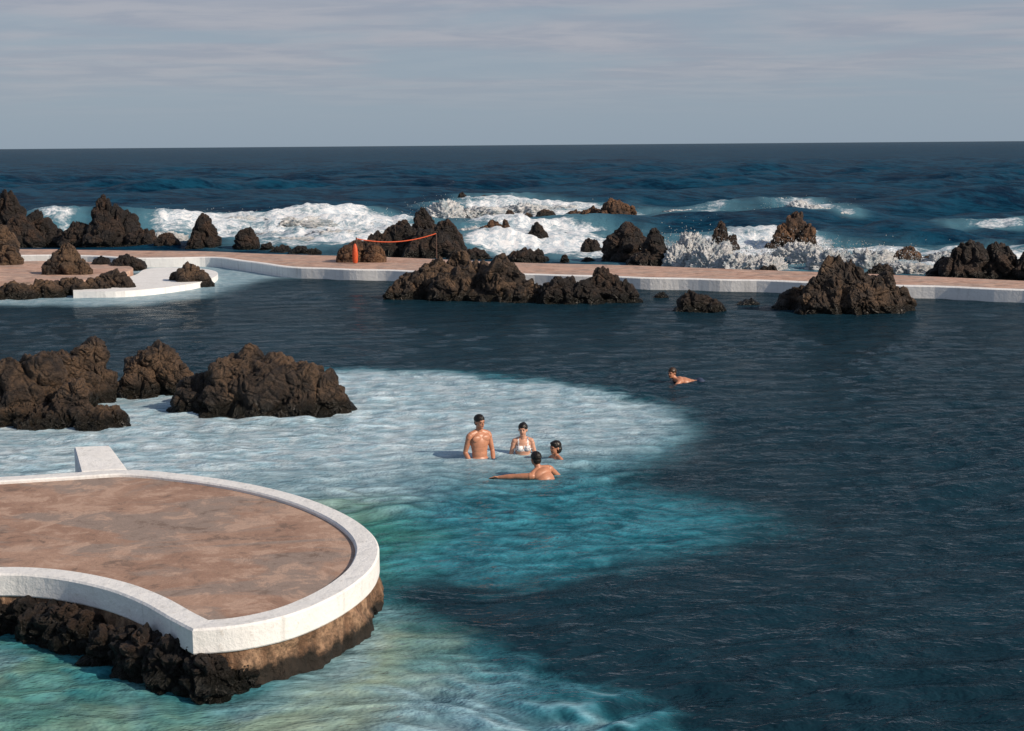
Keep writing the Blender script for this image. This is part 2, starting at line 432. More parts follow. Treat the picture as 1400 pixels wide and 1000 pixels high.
# ------------------------------------------------------------------ sea wall
ZW = 0.42
fr = [(-500, 350), (20, 349), (110, 350), (190, 353), (280, 352), (330, 357), (385, 364), (460, 368), (560, 371), (700, 375), (860, 379), (1000, 383), (1200, 389), (1400, 397), (1600, 405), (1900, 418)]
bk = [(-500, 340), (20, 340), (110, 341), (190, 342), (280, 343), (330, 345), (385, 347), (460, 349), (560, 352), (700, 358), (860, 362), (1000, 367), (1200, 374), (1400, 383), (1600, 391), (1900, 402)]
frw = smooth_px(fr, ZW, 10); bkw = smooth_px(bk, ZW, 10)
frw = [p+Vector((0, 0.12*math.sin(p.x*0.9)+0.08*math.sin(p.x*2.3), 0)) for p in frw]
wall = empty("sea_wall")
fi = offset(frw, 0.30)
strip([zs(offset(frw, 0.0), -0.5), zs(frw, ZW-0.03), zs(offset(frw, 0.04), ZW), zs(fi, ZW), zs(fi, ZW-0.06)], M_white, "painted_edge", wall)
strip([zs(offset(frw, 0.29), ZW-0.03), zs(bkw, ZW-0.03), zs(bkw, -0.5)], M_deck2, "walkway", wall)

lt = empty("bathing_deck")
dk = smooth_px([(-200, 392), (-60, 388), (40, 386), (110, 384), (150, 377), (182, 367), (150, 360), (80, 357), (0, 358), (-200, 360)], 0.4, 5)
slab([(p.x, p.y) for p in dk], -0.4, 0.40, M_deck2, "deck", lt)
ce = smooth_px([(100, 399), (170, 398), (235, 392), (280, 384), (298, 374), (280, 368), (235, 366), (200, 368), (185, 376), (150, 386), (100, 391)], 0.22, 6)
slab([(p.x, p.y) for p in ce], -0.4, 0.22, M_white, "white_apron", lt)

# ------------------------------------------------------------------ orange barrier
def tube(pts, r, mat, name, parent, seg=8):
    rows = []
    for i, p in enumerate(pts):
        a = pts[max(i-1, 0)]; b = pts[min(i+1, len(pts)-1)]
        t = (b-a).normalized(); u = t.cross(Vector((0, 1, 0.01))).normalized(); v = t.cross(u)
        rows.append([p+u*r*math.cos(2*math.pi*k/seg)+v*r*math.sin(2*math.pi*k/seg) for k in range(seg)])
    return strip(rows, mat, name, parent, closed=True, smooth=True)
bar = empty("rope_barrier")
a = W(488, 359.5, ZW); b2 = W(597, 355, ZW)
tube([a, a+Vector((0, 0, 1.05))], 0.03, M_metal, "post_1", bar)
tube([b2, b2+Vector((0, 0, 1.12))], 0.025, M_metal, "post_2", bar)
A = a+Vector((0, 0, 1.0)); B = b2+Vector((0, 0, 1.10))
tube([A.lerp(B, t)-Vector((0, 0, 0.95*t*(1-t))) for t in np.linspace(0, 1, 24)], 0.022, M_orange, "rope", bar)
rr = []
for z, r in ((0.0, 0.08), (0.1, 0.11), (0.35, 0.12), (0.6, 0.10), (0.75, 0.06), (0.8, 0.02)):
    rr.append([a+Vector((-0.05+r*math.cos(k*math.pi/6), -0.15+r*0.8*math.sin(k*math.pi/6), z)) for k in range(12)])
strip(rr, M_orange, "hanging_float", bar, closed=True, smooth=True)

# ------------------------------------------------------------------ water
NC, NR = 1000, 780
ang = np.linspace(math.radians(-38), math.radians(38), NC)
dep = np.concatenate([np.linspace(1150, 60, int(NR*0.82), endpoint=False), np.linspace(60, 0.45, NR-int(NR*0.82))])
rad = F*H/dep
rowsp = np.abs(np.gradient(rad))
A_, Rr = np.meshgrid(ang, rad)
SP = np.repeat(rowsp[:, None], NC, 1)
x = (Rr*np.sin(A_)).ravel(); y = (Rr*np.cos(A_)).ravel(); sp = SP.ravel(); rr_ = Rr.ravel()
wx = np.array([p.x for p in bkw]); wy = np.array([p.y for p in bkw]); o_ = np.argsort(wx)
ywall = np.interp(x, wx[o_], wy[o_])
ocean = sstep(-2.0, 3.0, y-ywall)
z = np.zeros_like(x); gx = np.zeros_like(x); gy = np.zeros_like(x); lap = np.zeros_like(x)
wpx = x+0.30*pn2(x, y, 0.8, 3)+0.5*pn2(x, y, 0.25, 4); wpy = y+0.30*pn2(x, y, 0.8, 5)+0.5*pn2(x, y, 0.25, 6)
env = 0.85+0.9*np.clip(pn2(x, y, 0.18, 8)+0.5*pn2(x, y, 0.6, 9), -0.6, 0.8)
idx = np.nonzero(rr_ < 130)[0]
NW = 50
for i in range(NW):
    lam = 0.19*(9)**(i/(NW-1.0))
    th = math.radians(80)+rng.normal()*0.50
    k = 2*math.pi/lam
    amp = 0.0058*lam*(0.8+0.4*math.exp(-((lam-0.6)/0.35)**2))*(1.0 if lam < 1.0 else 0.7)
    ph = rng.uniform(0, 6.28)
    xx, yy = wpx[idx], wpy[idx]
    fl = sstep(1.4, 2.8, lam/sp[idx])*env[idx]*amp
    arg = k*(math.cos(th)*xx+math.sin(th)*yy)+ph
    s = np.sin(arg); c = np.cos(arg)
    z[idx] += fl*s; gx[idx] += fl*k*math.cos(th)*c; gy[idx] += fl*k*math.sin(th)*c; lap[idx] += fl*k*k*s*min(1, lam/0.35)
zo = np.zeros_like(x)
wpx = x+3*pn2(x, y, 0.05, 13); wpy = y+3*pn2(x, y, 0.05, 15)
for i in range(38):
    lam = 1.2*(20)**(i/37.0)
    th = math.radians(100)+rng.normal()*0.5
    k = 2*math.pi/lam; amp = 0.0165*lam**0.8
    fl = sstep(1.5, 3.0, lam/sp)*amp
    zo += fl*np.sin(k*(math.cos(th)*wpx+math.sin(th)*wpy)+rng.uniform(0, 6.28))
zo = zo + 0.35*np.abs(zo)
z = z*(1-0.6*ocean)+zo*ocean*sstep(0, 25, y-ywall)*0.9

def sdf(px_poly, X, Y):
    P = np.array([W(a, b)[:2] for a, b in px_poly])
    d2 = np.full(X.shape, 1e18); ins = np.zeros(X.shape, bool)
    for i in range(len(P)):
        a = P[i]; b = P[(i+1) % len(P)]; e = b-a
        wx_ = X-a[0]; wy_ = Y-a[1]
        t = np.clip((wx_*e[0]+wy_*e[1])/(e@e), 0, 1)
        d2 = np.minimum(d2, (wx_-e[0]*t)**2+(wy_-e[1]*t)**2)
        cnd = ((a[1] > Y) != (b[1] > Y))
        with np.errstate(divide='ignore', invalid='ignore'):
            xi = (b[0]-a[0])*(Y-a[1])/(b[1]-a[1])+a[0]
        ins ^= cnd & (X < xi)
    return np.where(ins, 1, -1)*np.sqrt(d2)

ip = np.nonzero(rr_ < 95)[0]
X = x[ip]+gx[ip]*0.8+0.25*pn2(x[ip], y[ip], 0.9, 21); Y = y[ip]+gy[ip]*1.3+0.35*pn2(x[ip], y[ip], 0.7, 22)
S = [(-300, 600), (0, 560), (200, 520), (450, 503), (600, 505), (700, 512), (800, 527), (880, 545), (935, 564), (955, 590), (935, 615), (885, 640), (855, 660), (930, 680), (1000, 698), (1045, 714), (990, 740), (880, 766), (760, 790), (660, 802), (590, 802), (535, 808), (528, 822), (560, 850), (630, 885), (730, 920), (850, 962), (950, 1010), (1080, 1100), (-500, 1100)]
P1 = [(-300, 592), (0, 565), (200, 525), (450, 507), (600, 508), (700, 516), (800, 530), (880, 548), (928, 567), (938, 588), (900, 608), (840, 624), (790, 638), (700, 646), (600, 656), (540, 668), (480, 682), (300, 705), (-300, 705)]
P2 = [(-500, 850), (250, 940), (340, 925), (450, 885), (515, 840), (535, 850), (590, 893), (700, 940), (820, 985), (900, 1040), (950, 1120), (-500, 1120)]
P3 = [(-100, 413), (60, 417), (180, 416), (265, 407), (305, 394), (360, 380), (470, 377), (390, 367), (330, 360), (290, 352), (180, 352), (180, 380), (-100, 400)]
shallow = np.zeros_like(x); pale = np.zeros_like(x); green = np.zeros_like(x)
nz = pn2(X, Y, 0.35, 30)+0.5*pn2(X, Y, 0.9, 31)+0.3*pn2(X, Y, 2.2, 32)
sS = sdf(S, X, Y)
soft = 0.45+0.45*sstep(24, 20, Y)-0.40*sstep(18.2, 16.5, Y)
shallow[ip] = sstep(-soft, soft*1.2, sS+0.22*nz)
s1 = sdf(P1, X, Y); soft1 = 0.45+1.7*sstep(26.5, 22, Y)*sstep(-1.0, -3.5, X-(-1.0)) + 1.4*sstep(26.5, 22.5, Y)
v1 = sstep(-soft1*0.9, soft1*1.3, s1+0.45*nz)
v2 = sstep(-0.3, 1.1, sdf(P2, X, Y)+0.7*nz)
v3 = sstep(-1.2, 0.8, sdf(P3, X, Y)+0.3*nz)
shallow[ip] = np.maximum(shallow[ip], v3)
fade = 0.84+0.14*sstep(4, -6, X)        # the white floor is shallowest toward the rocks on the left
pale[ip] = np.maximum(np.maximum(v1*fade, v2*(0.46+0.25*nz)), v3*0.72)
G1 = [(430, 690), (520, 700), (560, 800), (600, 850), (470, 900), (250, 960), (-100, 880), (-100, 1100), (450, 1100), (560, 900), (540, 780)]
green[ip] = sstep(-1.0, 0.6, sdf(G1, X, Y)+0.5*nz)
pale = np.clip(pale, 0, 1)
foam = np.zeros_like(x)
io = np.nonzero((rr_ > 50) & (rr_ < 330))[0]
X = x[io]; Y = y[io]
FP = [([(170, 294), (300, 290), (450, 292), (560, 296), (640, 300), (640, 350), (560, 352), (440, 347), (350, 343), (240, 334), (190, 312)], 4.0),
      ([(590, 281), (700, 277), (800, 280), (880, 286), (965, 287), (900, 300), (780, 304), (700, 302), (610, 302)], 5.0),
      ([(600, 302), (780, 307), (850, 312), (900, 328), (1050, 325), (1140, 330), (1300, 340), (1420, 352), (1330, 382), (1100, 377), (900, 364), (700, 354), (600, 352)], 3.5),
      ([(1062, 272), (1090, 273), (1168, 297), (1110, 293), (1062, 284)], 2.0),
      ([(1290, 313), (1420, 312), (1420, 318), (1300, 319)], 1.5),
      ([(50, 314), (110, 304), (135, 314), (100, 336), (60, 330)], 2.0),
      ([(930, 300), (985, 282), (990, 286), (960, 300)], 2.0)]
nz = pn2(X, Y, 0.12, 40)+0.5*pn2(X, Y, 0.4, 41)
for poly, sf in FP:
    foam[io] = np.maximum(foam[io], sstep(-sf, sf*1.3, sdf(poly, X, Y)+sf*1.1*nz))
foam *= ocean
z += foam*(0.15+0.22*pn2(x, y, 0.35, 44)+0.25*pn2(x, y, 1.1, 45)+0.15*pn2(x, y, 2.6, 46))*0.6
ii = np.arange(NR*NC).reshape(NR, NC)
faces = np.stack([ii[:-1, :-1].ravel(), ii[:-1, 1:].ravel(), ii[1:, 1:].ravel(), ii[1:, :-1].ravel()], 1)

def water_mat():
    N = NT("sea_water"); g = N.geo(); pos = g.outputs['Position']
    sh, pa, fo, oc, gr, ca = [N.attr(a) for a in ('shallow', 'pale', 'foam', 'ocean', 'green', 'focus')]
    nA = N.noise(0.5, 6, 0.6, pos, 0.5); nB = N.noise(2.2, 6, 0.65, pos, 0.8); nC = N.noise(0.05, 5, 0.55, pos)
    nS = N.noise(0.7, 7, 0.7, N.mapping(pos, (1, 1.6, 1)))
    pd = N.mix(N.mr(nC, 0.35, 0.65), (0.0045, 0.018, 0.028), (0.0075, 0.028, 0.044))
    pd = N.mix(N.mr(nS, 0.35, 0.65), pd, N.mix(0.5, pd, (0.010, 0.038, 0.058)))
    nO = N.noise(0.05, 9, 0.75, N.mapping(pos, (1, 2.2, 1)))
    nO2 = N.noise(0.55, 7, 0.75, N.mapping(pos, (1, 1.8, 1)))
    so = N.mix(N.mr(N.math('ADD', N.math('MULTIPLY', nO, 0.5), N.math('MULTIPLY', nO2, 0.5)), 0.42, 0.58), (0.0010, 0.013, 0.033), (0.006, 0.054, 0.100))
    deep = N.mix(oc, pd, so)
    tq = N.mix(N.mr(nB, 0.35, 0.65), (0.011, 0.110, 0.155), (0.042, 0.215, 0.280))
    tq = N.mix(N.math('MULTIPLY', gr, N.mr(nA, 0.4, 0.6, 0.3, 0.9)), tq, (0.045, 0.20, 0.165))
    pl = N.mix(N.mr(nB, 0.35, 0.65), (0.30, 0.45, 0.53), (0.50, 0.59, 0.64))
    pl = N.mix(N.math('MULTIPLY', gr, N.mr(nA, 0.42, 0.6, 0.2, 1.0)), pl, (0.40, 0.42, 0.32))
    c = N.mix(N.math('MULTIPLY', sh, N.mr(nB, 0.2, 0.7, 0.8, 1.0)), deep, tq)
    c = N.mix(N.math('MULTIPLY', pa, N.mr(nA, 0.3, 0.62, 0.78, 1.0)), c, pl)
    # caustic light of the ripples on the shallow floor, painted into the water colour
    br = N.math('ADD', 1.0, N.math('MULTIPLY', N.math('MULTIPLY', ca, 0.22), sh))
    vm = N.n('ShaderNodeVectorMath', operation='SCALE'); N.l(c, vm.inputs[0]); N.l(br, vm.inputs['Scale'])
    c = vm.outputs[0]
    f1 = N.noise(0.55, 10, 0.78, pos, 1.0)
    f2 = N.noise(0.16, 6, 0.65, N.mapping(pos, (1, 1.3, 1)), 0.6)
    f3 = N.noise(2.2, 6, 0.75, N.mapping(pos, (1, 0.6, 1)), 1.2)
    cap = N.noise(0.11, 9, 0.75, N.mapping(pos, (1, 1.6, 1)))
    ff = N.math('ADD', N.math('MULTIPLY', f1, 0.50), N.math('MULTIPLY', f2, 0.40))
    ff = N.math('ADD', ff, N.math('MULTIPLY', f3, 0.22))
    fm = N.mr(N.math('ADD', N.math('MULTIPLY', fo, 0.42), ff), 0.85, 1.01)
    fm = N.math('MULTIPLY', fm, N.mr(fo, 0.0, 0.2))
    cp = N.math('MULTIPLY', N.mr(cap, 0.68, 0.74, 0, 0.5), oc)
    fm = N.math('MAXIMUM', fm, cp)
    fc = N.mix(N.mr(f3, 0.40, 0.60), (0.50, 0.59, 0.66), (0.86, 0.87, 0.88))
    turb = N.mix(N.mr(fo, 0.0, 0.7, 0, 0.8), c, (0.08, 0.20, 0.26))
    c = N.mix(fm, turb, fc)
    b0 = N.noise(9.0, 3, 0.6, N.mapping(pos, (0.8, 1.4, 1)), 0.3)
    b1 = N.noise(3.2, 4, 0.6, N.mapping(pos, (0.8, 1.5, 1)), 0.3)
    b2 = N.noise(0.9, 5, 0.7, N.mapping(pos, (0.8, 1.5, 1)), 0.3)
    nb = N.bump(b0, 0.4, 0.02)
    nb = N.bump(b1, 0.6, 0.06, nb)
    nb = N.bump(b2, 0.8, 0.20, nb)
    df = N.n('ShaderNodeBsdfDiffuse'); N.l(c, df.inputs[0]); N.l(nb, df.inputs['Normal'])
    gl = N.n('ShaderNodeBsdfGlossy'); gl.inputs['Roughness'].default_value = 0.10; N.l(nb, gl.inputs['Normal'])
    fr_ = N.n('ShaderNodeFresnel'); fr_.inputs[0].default_value = 1.33; N.l(nb, fr_.inputs['Normal'])
    fz = N.math('POWER', fr_.outputs[0], 1.35)
    fac = N.math('MULTIPLY', fz, N.math('MULTIPLY', N.math('SUBTRACT', 1.0, fm), N.mr(oc, 0, 1, 0.60, 0.27)))
    ms = N.n('ShaderNodeMixShader'); N.l(fac, ms.inputs[0]); N.l(df.outputs[0], ms.inputs[1]); N.l(gl.outputs[0], ms.inputs[2])
    N.l(ms.outputs[0], N.out.inputs[0])
    return N.m
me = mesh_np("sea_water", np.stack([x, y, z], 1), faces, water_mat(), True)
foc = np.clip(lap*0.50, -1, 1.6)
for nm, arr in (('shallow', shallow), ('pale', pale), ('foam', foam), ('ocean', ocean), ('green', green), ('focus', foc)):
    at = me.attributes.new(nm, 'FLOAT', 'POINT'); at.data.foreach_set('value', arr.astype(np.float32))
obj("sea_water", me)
me = mesh_np("seabed", [(-30000, -50, -3), (30000, -50, -3), (30000, 40000, -3), (-30000, 40000, -3)], [(0, 1, 2, 3)], M_rockd)
obj("seabed", me)

# ------------------------------------------------------------------ breaking waves and spray
B = "breaking_wave"
fk = dict(kind='foam', depth=0.6, taper=0.1)
outcrop(B, [(205, 314, 50, 300), (250, 314, 80, 298), (320, 312, 100, 297), (400, 312, 110, 298), (480, 309, 100, 299), (540, 306, 60, 298)], M_foam, 6, **fk)
outcrop(B, [(225, 330, 60, 318), (400, 336, 100, 325), (460, 332, 90, 316), (370, 328, 60, 318)], M_foam, 6, **fk)
outcrop(B, [(610, 300, 50, 278), (660, 298, 80, 284), (720, 292, 70, 280), (770, 290, 60, 281), (930, 293, 50, 287)], M_foam, 6, **fk)
outcrop(B, [(650, 322, 50, 311), (770, 325, 60, 318), (835, 350, 60, 342)], M_foam, 6, **fk)
outcrop(B, [(925, 366, 40, 340), (945, 364, 50, 324), (972, 368, 60, 332), (1010, 372, 60, 348), (1045, 372, 60, 350)], M_foam, 6, **fk)
outcrop(B, [(1085, 362, 60, 332), (1110, 366, 60, 338), (1140, 372, 70, 344), (1190, 372, 70, 342), (1240, 376, 80, 360), (1290, 368, 60, 348), (1300, 356, 50, 344)], M_foam, 6, **fk)
outcrop(B, [(1075, 283, 28, 272), (1094, 286, 30, 275), (1114, 290, 30, 281), (1134, 294, 28, 285), (1152, 297, 22, 290)], M_foam, 5, **fk)
V = []; Fc = []
for (px, base, w, top, n) in [(950, 362, 90, 322, 2200), (1095, 362, 90, 330, 1800), (1180, 368, 110, 338, 1500), (610, 300, 60, 276, 800), (350, 310, 300, 291, 2500), (470, 330, 120, 310, 1000), (1105, 290, 90, 273, 350), (720, 292, 150, 278, 700), (210, 312, 60, 294, 500), (1260, 372, 120, 348, 700), (1020, 370, 80, 344, 600)]:
    c0 = W(px, base); s = F/c0.y; hh = (base-top)/s
    for _ in range(n):
        p = Vector((c0.x+rng.normal()*w/2.6/s, c0.y+1+rng.normal()*0.8, abs(rng.normal())*hh*0.45))
        r = rng.uniform(0.007, 0.022); b0 = len(V)
        for q in ((1, 1, 1), (-1, -1, 1), (-1, 1, -1), (1, -1, -1)): V.append((p.x+q[0]*r, p.y+q[1]*r, p.z+q[2]*r))
        Fc += [(b0, b0+1, b0+2), (b0, b0+3, b0+1), (b0, b0+2, b0+3), (b0+1, b0+3, b0+2)]
obj("sea_spray", mesh_np("sea_spray", V, Fc, M_foam))

# ------------------------------------------------------------------ people
_sph = {}
def sph(seg):
    if seg not in _sph:
        b = bmesh.new(); bmesh.ops.create_uvsphere(b, u_segments=seg, v_segments=seg//2, radius=1.0)
        bmesh.ops.triangulate(b, faces=b.faces[:])
        _sph[seg] = (np.array([v.co[:] for v in b.verts]), np.array([[q.index for q in f_.verts] for f_ in b.faces])); b.free()
    return _sph[seg]
def ortho(Fv, Uv):
    U = Vector(Uv).normalized(); f = Vector(Fv); f = (f-U*f.dot(U)).normalized()
    return f, U, f.cross(U)
def human(name, px, py, yaw, pelvis, U, Fd, headF, armR, armL, legR, legL, s=1.0, neck=(0, 0.15, 1), skin=None, hair=None, wear='shorts', hs=1.0, hairkind='short', headU=(0, 0, 1)):
    o0 = W(px, py); yawM = Matrix.Rotation(yaw, 3, 'Z')
    f, u, r = ortho(yawM @ Vector(Fd), yawM @ Vector(U))
    def fr(v): return (r*v[0]+f*v[1]+u*v[2])
    P = o0 + yawM @ Vector(pelvis)
    VV = []; FF = []; cnt = [0]
    def ell(c, rad, ax=None, seg=28):
        ax = ax or (r, f, u)
        v, t = sph(seg); M = np.array([list(ax[0]), list(ax[1]), list(ax[2])])
        VV.append((v*np.array(rad))@M+np.array(c)); FF.append(t+cnt[0]); cnt[0] += len(v)
    def cap(a, b, ra, rb, n=12):
        for i in range(n+1):
            t = i/n; ell(a.lerp(b, t), (ra+(rb-ra)*t,)*3, seg=12)
    T = lambda a, b, c: P+fr((a*s, b*s, c*s))
    fem = wear == 'bikini'
    ell(T(0, 0, 0), (0.165*s, 0.115*s, 0.12*s)); ell(T(0, 0.0, 0.13), (0.138*s, 0.100*s, 0.15*s))
    ell(T(0, 0.0, 0.22), ((0.132 if fem else 0.147)*s, 0.104*s, 0.15*s))
    ell(T(0, 0.0, 0.30), ((0.145 if fem else 0.162)*s, 0.112*s, 0.17*s)); ell(T(0, -0.01, 0.40), ((0.15 if fem else 0.178)*s, 0.098*s, 0.10*s))
    for sg in (1, -1):
        if fem: ell(T(0.07*sg, 0.085, 0.335), (0.058*s, 0.055*s, 0.058*s))
        else: ell(T(0.075*sg, 0.070, 0.385), (0.092*s, 0.034*s, 0.062*s))
        ell(T(0.085*sg, -0.075, -0.06), (0.09*s, 0.09*s, 0.10*s))
        cap(T(0.03*sg, -0.02, 0.50), T(0.15*sg, -0.01, 0.455), 0.047*s, 0.052*s, 8)
    nb_ = T(0, -0.01, 0.49); nd = (yawM @ Vector(neck)).normalized()
    hc = nb_+nd*0.172*s*(0.5+0.5*hs)
    hf, hu, hr = ortho(yawM @ Vector(headF), yawM @ Vector(headU))
    hax = (hr, hf, hu); g = s*hs
    Hh = lambda a, b, c: hc+(hr*a+hf*b+hu*c)*g
    cap(nb_, Hh(0, -0.02, -0.05), 0.058*s, 0.051*s, 8)
    ell(Hh(0, -0.012, 0.03), (0.075*g, 0.095*g, 0.088*g), hax); ell(Hh(0, 0.022, -0.03), (0.061*g, 0.066*g, 0.078*g), hax)
    ell(Hh(0, 0.055, -0.085), (0.030*g, 0.026*g, 0.024*g), hax); ell(Hh(0, 0.088, -0.018), (0.011*g, 0.020*g, 0.026*g), hax, 12)
    ell(Hh(0, 0.078, 0.025), (0.055*g, 0.014*g, 0.012*g), hax, 12); ell(Hh(0, 0.078, -0.058), (0.024*g, 0.012*g, 0.010*g), hax, 12)
    for sg in (1, -1): ell(Hh(0.077*sg, -0.008, -0.005), (0.010*g, 0.018*g, 0.030*g), hax, 12)
    def hand(wr, D, side):
        D = D.normalized(); Sx = D.cross(u if abs(D.dot(u)) < 0.8 else f).normalized(); Nn = Sx.cross(D)
        ell(wr+D*0.045*s, (0.040*s, 0.016*s, 0.052*s), (Sx, Nn, D), 12)
        for k, (ofs, ln) in enumerate(((-0.030, 0.070), (-0.010, 0.080), (0.011, 0.075), (0.031, 0.058))):
            a = wr+D*0.085*s+Sx*ofs*s; sp_ = Sx*ofs*0.25
            b = a+(D+sp_*3-Nn*0.15).normalized()*ln*0.5*s; c = b+(D+sp_*2-Nn*0.5).normalized()*ln*0.5*s
            cap(a, b, 0.0095*s, 0.009*s, 5); cap(b, c, 0.009*s, 0.0075*s, 5)
        a = wr+D*0.02*s-Sx*0.03*s; b = a+(D*0.6-Sx*0.8).normalized()*0.04*s; c = b+(D-Sx*0.35).normalized()*0.032*s
        cap(a, b, 0.013*s, 0.011*s, 4); cap(b, c, 0.011*s, 0.009*s, 4)
    mus = 0.85 if fem else 1.0
    for sg, (du, dfw) in ((1, armR), (-1, armL)):
        sh_ = T(0.180*sg*(0.9 if fem else 1), -0.01, 0.432)
        d1 = fr((du[0]*sg, du[1], du[2])).normalized(); d2 = fr((dfw[0]*sg, dfw[1], dfw[2])).normalized()
        ell(sh_+d1*0.03*s, (0.058*s*mus,)*3)
        el = sh_+d1*0.29*s; wr = el+d2*0.25*s
        cap(sh_, sh_.lerp(el, 0.5), 0.055*s*mus, 0.050*s*mus); cap(sh_.lerp(el, 0.5), el, 0.050*s*mus, 0.039*s*mus)
        cap(el, el.lerp(wr, 0.35), 0.040*s*mus, 0.042*s*mus); cap(el.lerp(wr, 0.35), wr, 0.042*s*mus, 0.026*s)
        hand(wr, d2, sg)
    for sg, (du, dfw) in ((1, legR), (-1, legL)):
        hp = T(0.09*sg, 0, -0.05); d1 = fr((du[0]*sg, du[1], du[2])).normalized(); d2 = fr((dfw[0]*sg, dfw[1], dfw[2])).normalized()
        kn = hp+d1*0.42*s; an = kn+d2*0.42*s
        cap(hp, kn, 0.088*s, 0.055*s, 14); cap(kn, kn.lerp(an, 0.3), 0.054*s, 0.058*s, 6); cap(kn.lerp(an, 0.3), an, 0.058*s, 0.036*s, 9)
        ft = d2.cross(r); ft = ft if ft.dot(f) > 0 else -ft
        cap(an+d2*0.04*s, an+ft*0.16*s+d2*0.05*s, 0.038*s, 0.026*s, 6)
    me = mesh_np("body", np.concatenate(VV), np.concatenate(FF))
    tmp = bpy.data.objects.new("tmp", me); scene.collection.objects.link(tmp)
    md = tmp.modifiers.new("r", 'REMESH'); md.mode = 'VOXEL'; md.voxel_size = 0.0065
    m2 = tmp.modifiers.new("s", 'SMOOTH'); m2.factor = 0.5; m2.iterations = 7
    dg = bpy.context.evaluated_depsgraph_get(); dg.update()
    me2 = bpy.data.meshes.new_from_object(tmp.evaluated_get(dg)); bpy.data.objects.remove(tmp)
    me2.name = "body"
    n = len(me2.polygons); c = np.zeros(n*3); me2.polygons.foreach_get("center", c); c = c.reshape(-1, 3)
    rel = (c-np.array(P))/s
    lr, lf, lu = rel@np.array(r), rel@np.array(f), rel@np.array(u)
    relh = (c-np.array(hc))/g
    ha, hb, hcx = relh@np.array(hr), relh@np.array(hf), relh@np.array(hu)
    mi = np.zeros(n, np.int32)
    if fem:
        mi[(np.abs(lr) < 0.17) & (lu > 0.285) & (lu < 0.385) & (lf > 0.02) & (np.abs(np.abs(lr)-0.07) < 0.062)] = 1
        mi[(np.abs(lr) < 0.17) & (lu > 0.295) & (lu < 0.325)] = 1
        mi[(np.abs(np.abs(lr)-0.085) < 0.012) & (lu > 0.36) & (lu < 0.52)] = 1
        mi[(lu < 0.03) & (lu > -0.16) & (np.abs(lr) < 0.2)] = 1
    else:
        mi[(lu < 0.04) & (lu > -0.30) & (np.abs(lr) < 0.24)] = 1
    mi[(np.abs(ha) < 0.022) & (np.abs(hcx+0.058) < 0.008) & (hb > 0.07)] = 2
    me2.materials.clear()
    for m in (skin or M_skin, M_bik if fem else M_shorts, M_lip): me2.materials.append(m)
    me2.polygons.foreach_set("material_index", mi); me2.polygons.foreach_set("use_smooth", np.ones(n, bool)); me2.update()
    root = empty(name); obj("body", me2, root)
    def hairblob(c, rad, sd, rough=0.05):
        U_, F_ = ICO[5]; q = U_*np.array(rad)
        q = q*(1+rough*pn(U_*4+sd)+rough*0.6*pn(U_*11+sd))[:, None]
        M = np.array([list(hr), list(hf), list(hu)])
        return q@M*g+np.array(c), F_
    parts = [hairblob(Hh(0, -0.020, 0.050), (0.085, 0.102, 0.086), 3.3, 0.05)]
    if hairkind == 'bun': parts += [hairblob(Hh(0, -0.10, 0.09), (0.04, 0.04, 0.04), 7), hairblob(Hh(0, -0.055, 0.0), (0.07, 0.07, 0.075), 17)]
    if hairkind == 'mop': parts += [hairblob(Hh(0, -0.05, -0.02), (0.085, 0.075, 0.085), 9, 0.09), hairblob(Hh(0.0, 0.03, 0.085), (0.07, 0.06, 0.035), 11, 0.1)]
    if hairkind == 'short': parts += [hairblob(Hh(0, -0.06, -0.01), (0.068, 0.05, 0.065), 19)]
    o = 0; Vs = []; Fs = []
    for v, ff in parts: Vs.append(v); Fs.append(ff+o); o += len(v)
    obj("hair", mesh_np("hair", np.concatenate(Vs), np.concatenate(Fs), hair or M_hair), root)
    bm = bmesh.new()
    for sg in (1, -1):
        ell2 = [(Hh(0.030*sg, 0.080, 0.0), (0.012, 0.007, 0.006)), (Hh(0.030*sg, 0.086, 0.020), (0.016, 0.005, 0.0035))]
        for cc, rd in ell2:
            m = Matrix(((hr.x*rd[0]*g, hf.x*rd[1]*g, hu.x*rd[2]*g, cc.x), (hr.y*rd[0]*g, hf.y*rd[1]*g, hu.y*rd[2]*g, cc.y), (hr.z*rd[0]*g, hf.z*rd[1]*g, hu.z*rd[2]*g, cc.z), (0, 0, 0, 1)))
            bmesh.ops.create_uvsphere(bm, u_segments=10, v_segments=6, radius=1, matrix=m)
    me3 = bpy.data.meshes.new("eyes"); bm.to_mesh(me3); bm.free(); me3.materials.append(M_eye); obj("eyes", me3, root)
    return root

stand = ((0.05, 0.0, -1), (0, -0.05, -1)); bent = ((0.15, 0.9, -0.45), (0, -0.5, -1))
human("standing_man", 656, 626, math.radians(30), (0, 0, -0.05), (0.0, 0.03, 1), (0, -1, 0), (0.1, -1, -0.35),
      ((0.22, -0.20, -1), (-0.15, 0.7, -0.8)), ((0.20, 0.1, -1), (-0.3, 0.7, -0.75)), stand, stand, 1.0, neck=(0.03, -0.18, 1))
human("bathing_woman", 715, 621, math.radians(5), (0, 0, -0.20), (0, 0, 1), (0, -1, 0), (-0.25, -1, -0.25),
      ((0.26, 0.05, -1), (-0.2, 0.9, -0.4)), ((0.26, 0.05, -1), (-0.2, 0.9, -0.4)), bent, bent, 0.94, neck=(0, -0.15, 1), skin=M_skin2, wear='bikini', hairkind='bun')
human("bathing_child", 760, 628, math.radians(-55), (0, 0, -0.35), (0, 0, 1), (0, -1, 0), (0, -1, -0.15),
      ((0.5, 0.4, -0.8), (0.1, 0.9, -0.2)), ((0.5, 0.4, -0.8), (0.1, 0.9, -0.2)), bent, bent, 0.80, neck=(0, -0.15, 1), hs=1.2, hairkind='mop')
